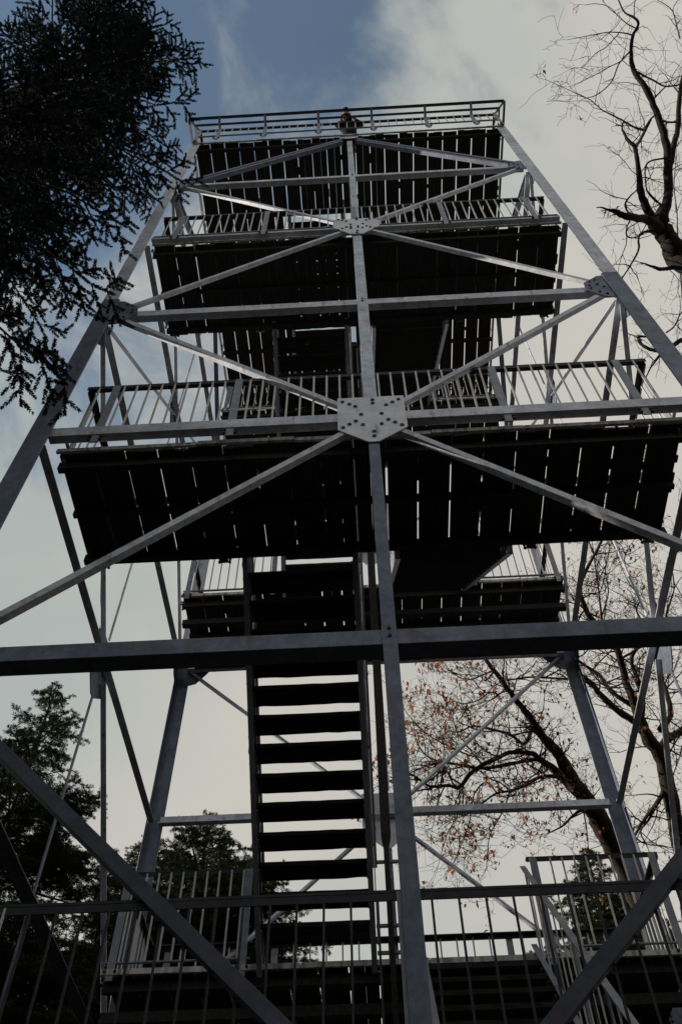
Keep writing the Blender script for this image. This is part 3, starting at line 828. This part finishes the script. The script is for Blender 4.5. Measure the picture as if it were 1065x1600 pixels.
# top platform: upright railing with an outward-leaning two-bar guard above it
zt = lz(5) + 0.03 * UN
K = [(-1.075, -1.085), (1.075, -1.085), (1.075, 1.085), (-1.075, 1.085)]
for i in range(4):
    a_, b_ = K[i], K[(i + 1) % 4]
    outw = [(0, -1, 0), (1, 0, 0), (0, 1, 0), (-1, 0, 0)][i]
    ov = Vector(outw)
    p0, p1 = Vector((a_[0] * UN, a_[1] * UN, zt)), Vector((b_[0] * UN, b_[1] * UN, zt))
    d = (p1 - p0).normalized()
    rt = railing(p0 + d * 0.02, p1 - d * 0.02, 0.305 * UN, 36, (0.07, 0.225, 0.405, 0.585, 0.765, 0.92) if i == 0 else PST, outw, bottom=0.09 * UN, drop=0.13, rail_w=0.045)
    lean = ov * 0.815 + ZV * 0.578
    for t_, ww in ((0.038 * UN, 0.045), (0.088 * UN, 0.06)):
        m = MB()
        q0, q1 = p0 + ZV * (0.305 * UN) + lean * t_ - d * t_ * 0.8, p1 + ZV * (0.305 * UN) + lean * t_ + d * t_ * 0.8
        m.bar(q0, q1, lean, ww, lean.cross(d), 0.012)
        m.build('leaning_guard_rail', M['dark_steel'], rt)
    for t in ((0.0, 0.07, 0.225, 0.405, 0.585, 0.765, 0.92, 1.0) if i == 0 else PST):
        c = p0 + (p1 - p0) * t + ZV * (0.305 * UN - 0.01)
        e = d * (0.07 * UN * (-1 if t == 0 else (1 if t == 1 else 0)))
        m = MB()
        m.bar(c, c + lean * (0.088 * UN) + e, d, 0.05, lean.cross(d), 0.012)
        m.build('guard_arm', M['rail'], rt)
    for t in (0.0, 1.0):
        m = MB()
        c = p0 + (p1 - p0) * t
        m.bar(c + d * (0.03 if t == 0 else -0.03) - ZV * 0.1, c + d * (0.03 if t == 0 else -0.03) + ZV * 0.305 * UN, d, 0.05, ov, 0.05)
        m.build('railing_post', M['rail'], rt)

allb = MB()
for r_ in REST:
    b0 = len(allb.v)
    allb.v += r_.v
    allb.f += [tuple(i + b0 for i in fc) for fc in r_.f]
    allb.mi += r_.mi
bo = allb.build('balusters', M['baluster'], tower)
bo['kind'] = 'stuff'


# ------------------------------------------------------------------ trees
def smooth_path(pts, k=4):
    """Catmull-Rom through (x, y, z, r) points"""
    P = [np.array(p, float) for p in pts]
    P = [2 * P[0] - P[1]] + P + [2 * P[-1] - P[-2]]
    o = []
    for i in range(1, len(P) - 2):
        for j in range(k):
            t = j / k
            a, b, c, d = P[i - 1], P[i], P[i + 1], P[i + 2]
            o.append(0.5 * ((2 * b) + (-a + c) * t + (2 * a - 5 * b + 4 * c - d) * t * t + (-a + 3 * b - 3 * c + d) * t ** 3))
    o.append(P[-2])
    o = np.array(o)
    o[:, 3] = np.maximum(o[:, 3], 0.0015)
    return o


def rand_unit(rr):
    while True:
        v = Vector((rr.uniform(-1, 1), rr.uniform(-1, 1), rr.uniform(-1, 1)))
        if 0.05 < v.length < 1:
            return v.normalized()


def twig(m, rr, p, d, L, r, lvl, ends, maxl, up=0.15, wig=0.35, kids=(2, 4), sides=4):
    """one crooked twig and its side twigs; ends collects tips for leaves"""
    n = 5 if lvl < maxl else 4
    pts = [p.copy()]
    q = p.copy()
    dd = d.normalized()
    for i in range(n):
        dd = (dd + rand_unit(rr) * wig + Vector((0, 0, up * 0.3))).normalized()
        q = q + dd * (L / n)
        pts.append(q.copy())
    m.tube(pts, [max(0.0022, r * (1 - 0.75 * i / n)) for i in range(n + 1)], sides if lvl < 2 else 3)
    if lvl >= maxl:
        ends.append((pts[-1], dd))
        ends.append((pts[n // 2], dd))
        return
    for k in range(rr.randint(*kids)):
        i = rr.randint(1, n)
        side = (dd * 0.55 + rand_unit(rr) * 0.85).normalized()
        twig(m, rr, pts[i], side, L * rr.uniform(0.45, 0.75), max(0.003, r * (1 - 0.7 * i / n) * 0.75), lvl + 1, ends, maxl, up, wig, kids, sides)


def leaf_soup(rr, spots, size, per, spread):
    out_, mi = [], []
    for (p, d), rust in spots:
        for k in range(per if not rust else per + 2):
            c = p + rand_unit(rr) * spread * rr.random()
            a = rand_unit(rr)
            b = a.orthogonal().normalized()
            s = size * rr.choice((0.5, 0.7, 0.9, 1.2)) * rr.uniform(0.85, 1.15)
            L, W_ = a * s, b * s * 0.32
            fold = a.cross(b) * s * 0.12
            out_.append([c, c + L * 0.35 + W_ + fold, c + L, c + L * 0.4 - W_ + fold])
            mi.append(1 if rust and rr.random() < 0.75 else 0)
    return np.array([[tuple(v) for v in q] for q in out_]), np.array(mi)


def limb_tree(root, limbs, bark, rr, dens, tlen, maxl, trad, leaf=None, rust_fn=None, up=0.2, minw=0.0, kids=(2, 4), tip=0.8):
    tr = MB()
    tw = MB()
    ends = []
    for li, L in enumerate(limbs):
        S = smooth_path(L)
        # knobbly bark outline
        for i in range(1, len(S) - 1):
            S[i, :3] += np.array(rand_unit(rr)) * S[i, 3] * 0.13
            S[i, 3] *= rr.uniform(0.92, 1.1)
        tr.tube([p[:3] for p in S], S[:, 3], 9 if S[0, 3] > 0.08 else 6)
        seg = np.linalg.norm(np.diff(S[:, :3], axis=0), axis=1)
        tot = seg.sum()
        n = max(2, int(tot * dens))
        cum = np.concatenate([[0], np.cumsum(seg)])
        for k in range(n):
            t = rr.uniform(0.12, 1.0) * tot
            i = min(len(S) - 2, int(np.searchsorted(cum, t)) - 1)
            i = max(0, i)
            if S[i, 3] > minw and rr.random() < 0.75:
                continue
            p = Vector(S[i, :3])
            d = Vector(S[i + 1, :3] - S[i, :3]).normalized()
            side = (d * 0.5 + rand_unit(rr)).normalized()
            twig(tw, rr, p, side, tlen * rr.uniform(0.5, 1.2), min(trad, S[i, 3] * 0.7), 0, ends, maxl, up, kids=kids)
        d = Vector(S[-1, :3] - S[-3, :3]).normalized()
        twig(tw, rr, Vector(S[-1, :3]), d, tlen * tip, S[-1, 3] * 0.9, 0, ends, maxl, up, kids=kids)
    tr.build('trunk', bark, root, smooth=True)
    tw.build('twigs', bark, root, smooth=True)
    return ends


oak = thing('oak_tree', 'big crooked oak behind the tower with a thick leaning limb and a few rusty leaves', 'tree', (6.1, 7.2, 0))
OAK_LIMBS = [[[x, y, z, q * 0.86] for x, y, z, q in L] for L in OAK_LIMBS]
rr = random.Random(5)
OAK_LIMBS[0] = [[6.15, 7.3, -0.2, 0.42], [6.0, 7.2, 2.5, 0.34], [5.6, 6.95, 6.5, 0.24], [5.25, 6.75, 8.8, 0.19]] + OAK_LIMBS[0]
OAK_LIMBS[6] = [[5.85, 7.15, 3.4, 0.27], [5.1, 7.35, 7.2, 0.235]] + OAK_LIMBS[6]
ends = limb_tree(oak, OAK_LIMBS, M['oak_bark'], rr, 6.0, 0.85, 3, 0.015, minw=0.10, kids=(2, 3))
RUST = [(0.5, 3.3, 10.9), (0.2, 3.5, 10.8), (1.0, 3.2, 11.0), (2.3, 5.1, 9.7), (2.0, 5.3, 9.6), (2.8, 5.1, 9.7), (3.7, 4.4, 10.2), (4.0, 1.8, 12.1), (4.5, 3.2, 11.1), (-0.0, 3.7, 10.6), (1.6, 5.0, 9.7)]
sp = []
for p, d in ends:
    near = min((p - Vector(c)).length for c in RUST)
    rust = near < 1.0
    if rr.random() < (0.26 if rust else 0.19):
        sp.append(((p, d), (rust and rr.random() < 0.85) or rr.random() < 0.25))
lv_, mi_ = leaf_soup(rr, sp, 0.080, 2, 0.09)
soup('leaves', lv_, 4, None, oak, mi_, [M['leaf_dark'], M['leaf_rust']])

bare = thing('bare_tree', 'bare leafless tree with broken stubs and fine twigs right of the tower top', 'tree', (7.3, -1.2, 0))
BARE_LIMBS[0] = [[7.3, -1.2, -0.2, 0.36], [7.1, -1.4, 4.5, 0.31], [6.6, -1.6, 9.0, 0.26], [5.7, -1.85, 12.4, 0.22]] + BARE_LIMBS[0]
BARE_LIMBS[21] = [[6.3, -1.7, 10.4, 0.10]] + BARE_LIMBS[21]
BARE_LIMBS = [[[x, y, z, q * 0.84] for x, y, z, q in L] for L in BARE_LIMBS]
rr = random.Random(9)
ends = limb_tree(bare, BARE_LIMBS, M['bare_bark'], rr, 3.9, 0.66, 2, 0.008, minw=0.05, kids=(1, 3), up=0.1, tip=0.35)
sp = [((p, d), False) for p, d in ends if rr.random() < 0.010]
lv_, mi_ = leaf_soup(rr, sp, 0.07, 2, 0.04)
soup('leaves', lv_, 4, M['leaf_dark'], bare)


# ---- spruces
def needle_batch(twigs, n_per_m, ln, wd, rng_):
    """needles as slim kites round each twig segment; twigs: list of (p0, p1) arrays"""
    A = np.array([t[0] for t in twigs]); B = np.array([t[1] for t in twigs])
    L = np.linalg.norm(B - A, axis=1)
    cnt = np.maximum(3, (L * n_per_m).astype(int))
    idx = np.repeat(np.arange(len(A)), cnt)
    n = len(idx)
    t = rng_.random(n)[:, None]
    D = (B - A)[idx] / np.maximum(L[idx], 1e-6)[:, None]
    base = A[idx] + (B - A)[idx] * t
    r = rng_.normal(size=(n, 3))
    r -= (r * D).sum(1)[:, None] * D
    r /= np.linalg.norm(r, axis=1)[:, None] + 1e-9
    fwd = 0.65 + 0.5 * rng_.random(n)[:, None]
    nd = r + D * fwd
    nd /= np.linalg.norm(nd, axis=1)[:, None]
    q = np.cross(nd, rng_.normal(size=(n, 3)))
    q /= np.linalg.norm(q, axis=1)[:, None] + 1e-9
    l = ln * (0.7 + 0.5 * rng_.random(n))[:, None] * (1 - 0.35 * t)
    tip = base + nd * l
    mid = base + nd * l * 0.45
    return np.stack([base, mid + q * wd / 2, tip, mid - q * wd / 2], 1)


def spruce(root, rr, x, y, h, z0, reach, n_br, sub, spr, npm, nl, nw, nmat, azb=None, droop=0.35, tpow=0.95, lift=0.25):
    """trunk, drooping boughs, side shoots and needled sprigs"""
    tk = MB()
    tk.tube([(x, y, -0.2), (x + 0.04, y, h * 0.4), (x, y + 0.03, h * 0.75), (x, y, h)], [0.016 * h + .03, 0.011 * h + .02, 0.005 * h + .01, 0.008], 9)
    tk.build('trunk', M['spruce_bark'], root, smooth=True)
    bm_ = MB()
    tw = []
    for i in range(n_br):
        t = (i + rr.random()) / n_br
        z = z0 + (h - z0) * t ** tpow
        k = (h - z) / (h - z0)
        R_ = reach(z) * rr.uniform(0.62, 1.08)
        az = rr.uniform(0, 2 * math.pi) if azb is None else azb(rr)
        if R_ < 0.05:
            continue
        dirh = Vector((math.cos(az), math.sin(az), 0))
        perp = Vector((-dirh.y, dirh.x, 0))
        n = 9
        pts = []
        lf = lift + rr.uniform(-.1, .12)
        for j in range(n + 1):
            s = j / n
            sag = lf * s - droop * 1.15 * s * s * (0.45 + 0.75 * k) + 0.22 * droop * s ** 4
            pts.append(Vector((x, y, z)) + dirh * (R_ * s) + perp * (0.10 * R_ * math.sin(s * 3 + i)) * rr.uniform(0.2, 1) * 0.5 + Vector((0, 0, R_ * sag)))
        bm_.tube(pts, [max(0.004, 0.010 + 0.012 * R_ * (1 - j / n) ** 1.2 - 0.006) for j in range(n + 1)], 4)
        tw.append((pts[-2], pts[-1])); tw.append((pts[-3], pts[-2]))
        ns = max(3, int(R_ / sub))
        for q in range(ns):
            s = 0.16 + 0.84 * (q + rr.random()) / ns
            j = min(n - 1, int(s * n))
            p = pts[j].lerp(pts[j + 1], s * n - j)
            sd = 1 if (q % 2) else -1
            dd = ((pts[j + 1] - pts[j]).normalized() * rr.uniform(0.55, 0.95) + perp * sd * rr.uniform(0.5, 0.95) + Vector((0, 0, rr.uniform(-0.55, 0.05) * (0.4 + droop)))).normalized()
            Ls = min(R_ * 0.34, 0.75) * (1.15 - 0.85 * s) * rr.uniform(0.6, 1.15) + 0.07
            e = p + dd * Ls + Vector((0, 0, -0.10 * Ls))
            md = p.lerp(e, 0.5) + Vector((0, 0, 0.04 * Ls))
            bm_.tube([p, md, e], [0.006, 0.0045, 0.003], 3)
            tw.append((p.lerp(md, 0.3), md)); tw.append((md, e))
            nn = max(1, int(Ls / spr))
            for w_ in range(nn):
                u = 0.2 + 0.75 * (w_ + rr.random()) / nn
                pp = p.lerp(e, u)
                s2 = 1 if w_ % 2 else -1
                pv = dd.cross(Vector((0, 0, 1)))
                if pv.length < 0.1:
                    pv = perp
                pv.normalize()
                d3 = (dd * rr.uniform(0.6, 1.0) + pv * s2 * rr.uniform(0.55, 0.95) + Vector((0, 0, rr.uniform(-0.35, 0.2)))).normalized()
                tw.append((pp, pp + d3 * rr.uniform(0.6, 1.25) * min(0.22, 0.06 + Ls * 0.3)))
    bm_.build('boughs', M['spruce_bark'], root)
    arr = needle_batch([(tuple(a), tuple(b)) for a, b in tw], npm, nl, nw, rng)
    o = soup('crown', arr, 4, nmat, root)
    return len(arr)


sx_, sy_ = -4.1, -4.95
near = thing('spruce_tree', 'dark tall spruce overhanging from the upper left, its drooping sprays before the tower leg', 'tree', (sx_, sy_, 0))
rr = random.Random(21)


def reach_near(z):
    zr = z - 1.6
    return float(np.interp(zr, [5, 7, 8, 9.3, 10.6, 12, 13.2, 20], [2.1, 2.25, 2.1, 1.92, 2.0, 2.3, 2.45, 0.0]))


cnt = spruce(near, rr, sx_, sy_, 21.0, 8.4, reach_near, 84, 0.115, 0.068, 820, 0.035, 0.0095, M['needles'], droop=0.42, lift=0.10,
             tpow=0.80, azb=lambda q: q.uniform(-0.9, 2.1) if q.random() < 0.8 else q.uniform(2.1, 5.3))
print('near spruce needles', cnt)
FAR = [
    ('bushy dark spruce standing at the lower left edge behind the tower', -5.9, 4.9, 13.0, 2.4, 90),
    ('pointed spruce behind the stairs, its top left of the lowest treads', -3.55, 8.6, 12.7, 3.6, 150),
    ('young spruce top poking up just left of the rear left leg', -6.5, 14.6, 16.6, 2.2, 80),
    ('dark squat conifer behind the right-hand landing railing', 4.3, 9.9, 12.4, 2.6, 200),
    ('lower broad spruce filling the gap beneath the left landing', -6.0, 7.9, 9.9, 3.2, 130),
    ('short spruce between the two pointed ones, peeping over the landing railing', -4.6, 6.8, 9.9, 2.4, 110),
]
for lab, x, y, h, rc, nb in FAR:
    t = thing('spruce_tree', lab, 'tree', (x, y, 0), 'spruces behind the tower')
    rr = random.Random(int(h * 100))
    zb = h - 7.0
    c = spruce(t, rr, x, y, h, zb, lambda z, h=h, rc=rc: rc * min(1.0, ((h - z) / 4.8) ** 0.85), int(nb * 1.75), 0.13, 0.08, 360, 0.072, 0.0095, M['needles_far'], droop=0.30, lift=0.28)


# ------------------------------------------------------------------ the visitor at the top railing
def skin_body(name, nodes, edges, material, parent, root_i=0, sub=2):
    me = bpy.data.meshes.new(name)
    me.from_pydata([n[:3] for n in nodes], edges, [])
    o = bpy.data.objects.new(name, me)
    COL.objects.link(o)
    sk = o.modifiers.new('skin', 'SKIN')
    sk.use_smooth_shade = True
    for i, n in enumerate(nodes):
        me.skin_vertices[0].data[i].radius = (n[3], n[4] if len(n) > 4 else n[3])
        me.skin_vertices[0].data[i].use_root = (i == root_i)
    ss = o.modifiers.new('sub', 'SUBSURF')
    ss.levels = sub
    ss.render_levels = sub
    me.materials.append(material)
    o.parent = parent
    return o


px_, py_ = 0.02 * UN, -0.955 * UN
who = thing('person', 'person in a dark jacket bending forward over the top platform railing', 'person', (px_, py_, zt))
# local coordinates: -y is outward over the railing, z up from the deck
nodes = [(0, 0.02, 0.92, .15, .12),            # 0 pelvis
         (0.01, -0.04, 1.08, .15, .12), (-0.01, -0.13, 1.24, .17, .13), (-0.03, -0.22, 1.36, .16, .11),  # 1-3 spine
         (-0.04, -0.28, 1.42, .06), (-0.05, -0.32, 1.46, .055),                                   # 4-5 neck
         (0.10, 0.03, 0.86, .095), (0.11, -0.01, 0.48, .065), (0.11, 0.05, 0.10, .045), (0.12, -0.10, 0.045, .038),   # 6-9 leg
         (-0.10, 0.04, 0.86, .095), (-0.12, 0.08, 0.48, .065), (-0.12, 0.16, 0.10, .045), (-0.13, 0.02, 0.045, .038),  # 10-13 leg
         (0.14, -0.21, 1.34, .075), (0.27, -0.25, 1.10, .052), (0.11, -0.38, 0.98, .036),           # 14-16 arm on the rail
         (-0.20, -0.22, 1.33, .075), (-0.27, -0.27, 1.08, .052), (-0.10, -0.38, 0.97, .036)]         # 17-19 arm
edges = [(0, 1), (1, 2), (2, 3), (3, 4), (4, 5), (0, 6), (6, 7), (7, 8), (8, 9), (0, 10), (10, 11), (11, 12), (12, 13),
         (3, 14), (14, 15), (15, 16), (3, 17), (17, 18), (18, 19)]
skin_body('person_body', nodes, edges, M['cloth_dark'], who)
hd = MB()
hc = Vector((-0.06, -0.36, 1.53))
for k in range(13):
    pass
rings = []
for i in range(9):
    a = math.pi * i / 8
    rings.append((Vector((hc.x, hc.y - 0.02 * math.sin(a), hc.z - 0.125 * math.cos(a))), max(0.004, 0.088 * math.sin(a) ** 0.75)))
hd.tube([r_[0] for r_ in rings], [r_[1] for r_ in rings], 14)
nose = hc + Vector((0, -0.088, -0.015))
hd.tube([nose + Vector((0, 0.02, 0.03)), nose + Vector((0, -0.012, -0.01)), nose + Vector((0, 0.01, -0.022))], [0.008, 0.014, 0.008], 6)
for e in (-1, 1):
    hd.tube([hc + Vector((e * 0.083, 0.0, 0.025)), hc + Vector((e * 0.096, 0.012, 0.0)), hc + Vector((e * 0.083, 0.0, -0.03))], [0.012, 0.02, 0.01], 6)
head = hd.build('head', M['skin'], None, smooth=True)
head.parent = who
for e in (-1, 1):
    ey = MB()
    ey.tube([hc + Vector((e * 0.034, -0.082, 0.012 + q)) for q in (-.008, 0, .008)], [0.004, 0.011, 0.004], 6)
    eo = ey.build('eye', M['hair'], None); eo.parent = head
mo = MB(); mo.tube([hc + Vector((q, -0.082 + abs(q) * .2, -0.055)) for q in (-.025, 0, .025)], [0.003, 0.006, 0.003], 6)
mo_ = mo.build('mouth', M['leaf_rust'], None); mo_.parent = head
ha = MB()
ha.tube([hc + Vector((0, 0.05, -0.17)), hc + Vector((0, 0.045, -0.10)), hc + Vector((0, 0.036, -0.02)), hc + Vector((0, 0.026, 0.05)), hc + Vector((0, 0.014, 0.10)), hc + Vector((0, 0.005, 0.135)), hc + Vector((0, 0, 0.15))],
        [0.125, 0.118, 0.112, 0.112, 0.102, 0.062, 0.012], 14)
ha.tube([hc + Vector((0, -0.085, -0.02)), hc + Vector((0, -0.088, 0.05)), hc + Vector((0, -0.066, 0.10)), hc + Vector((0, -0.01, 0.145))], [0.03, 0.075, 0.08, 0.04], 12)
hb = ha.build('hood', M['cloth_dark'], None, smooth=True)
hb.parent = who
for (wx, wy, wz, s) in ((0.11, -0.38, 0.98, 1), (-0.10, -0.38, 0.97, -1)):
    hm = MB()
    w0 = Vector((wx, wy, wz))
    hm.tube([w0, w0 + Vector((0, -0.03, -0.035)), w0 + Vector((0, -0.06, -0.07)), w0 + Vector((0, -0.075, -0.09))], [0.026, 0.036, 0.038, 0.028], 8)
    kn = w0 + Vector((0, -0.07, -0.085))
    for q in range(4):
        off = Vector(((q - 1.5) * 0.019, 0, 0))
        l = (0.062, 0.072, 0.068, 0.052)[q]
        hm.tube([kn + off, kn + off + Vector((0, -l * .4, -l * .15)), kn + off + Vector((0, -l * .5, -l * .6)), kn + off + Vector((0, -l * .3, -l * .95))], [0.010, 0.0095, 0.0085, 0.006], 6)
    th = w0 + Vector((-s * 0.03, -0.03, -0.04))
    hm.tube([th, th + Vector((-s * 0.03, -0.03, -0.015)), th + Vector((-s * 0.035, -0.055, -0.04))], [0.012, 0.010, 0.007], 6)
    h_ = hm.build('hand', M['skin'], None, smooth=True)
    h_.parent = who


# ------------------------------------------------------------------ the wood round the clearing, out of view, added to shade the lower tower
rr = random.Random(77)
quads = []
sites = []
for i in range(96):
    az = R(40 + 280 * (i + rr.uniform(-.35, .35)) / 96)
    back = math.cos(az) < -0.35
    d_ = rr.uniform(10, 22) if back else rr.uniform(11.5, 22)
    x, y = math.sin(az) * d_, math.cos(az) * d_ - (6.0 if back else 0)
    sites.append((x, y, rr.uniform(10, 13.5) if back else rr.uniform(10.5, 14.0)))
for i in range(46):      # thicker stand on the sunny side, added to block low sun
    sites.append((rr.uniform(-22, -11.5), rr.uniform(-13, 2), rr.uniform(9.5, 13.5)))
for x, y, h in sites:
    if math.hypot(x - CAM.x, y - CAM.y) < 5.5 or (x < 0 and y > 2.5 and x > -11):
        continue
    for k in range(int(34 * h)):
        z = h * (1 - rr.random() ** 0.6) * 0.95 + 0.9
        rad = (1 - z / (h + 1)) * 3.4 + 0.15
        a = rr.uniform(0, 2 * math.pi)
        q = rad * (0.35 + 0.65 * rr.random() ** 0.5)
        c = Vector((x + math.cos(a) * q, y + math.sin(a) * q, z))
        o_ = Vector((math.cos(a), math.sin(a), rr.uniform(-.6, .1)))
        s_ = Vector((-math.sin(a), math.cos(a), rr.uniform(-.3, .3)))
        L_, W_ = rr.uniform(.45, 1.0), rr.uniform(.16, .34)
        quads.append([tuple(c - s_ * W_ * .4), tuple(c + o_ * L_ * .5 - s_ * W_), tuple(c + o_ * L_), tuple(c + o_ * L_ * .4 + s_ * W_)])
wood = soup('forest', np.array(quads), 4, M['needles_far'], None)
wood['kind'] = 'stuff'
wood['label'] = 'dark conifer wood ringing the clearing, out of view, added to shade the lower tower'
wood['category'] = 'forest'
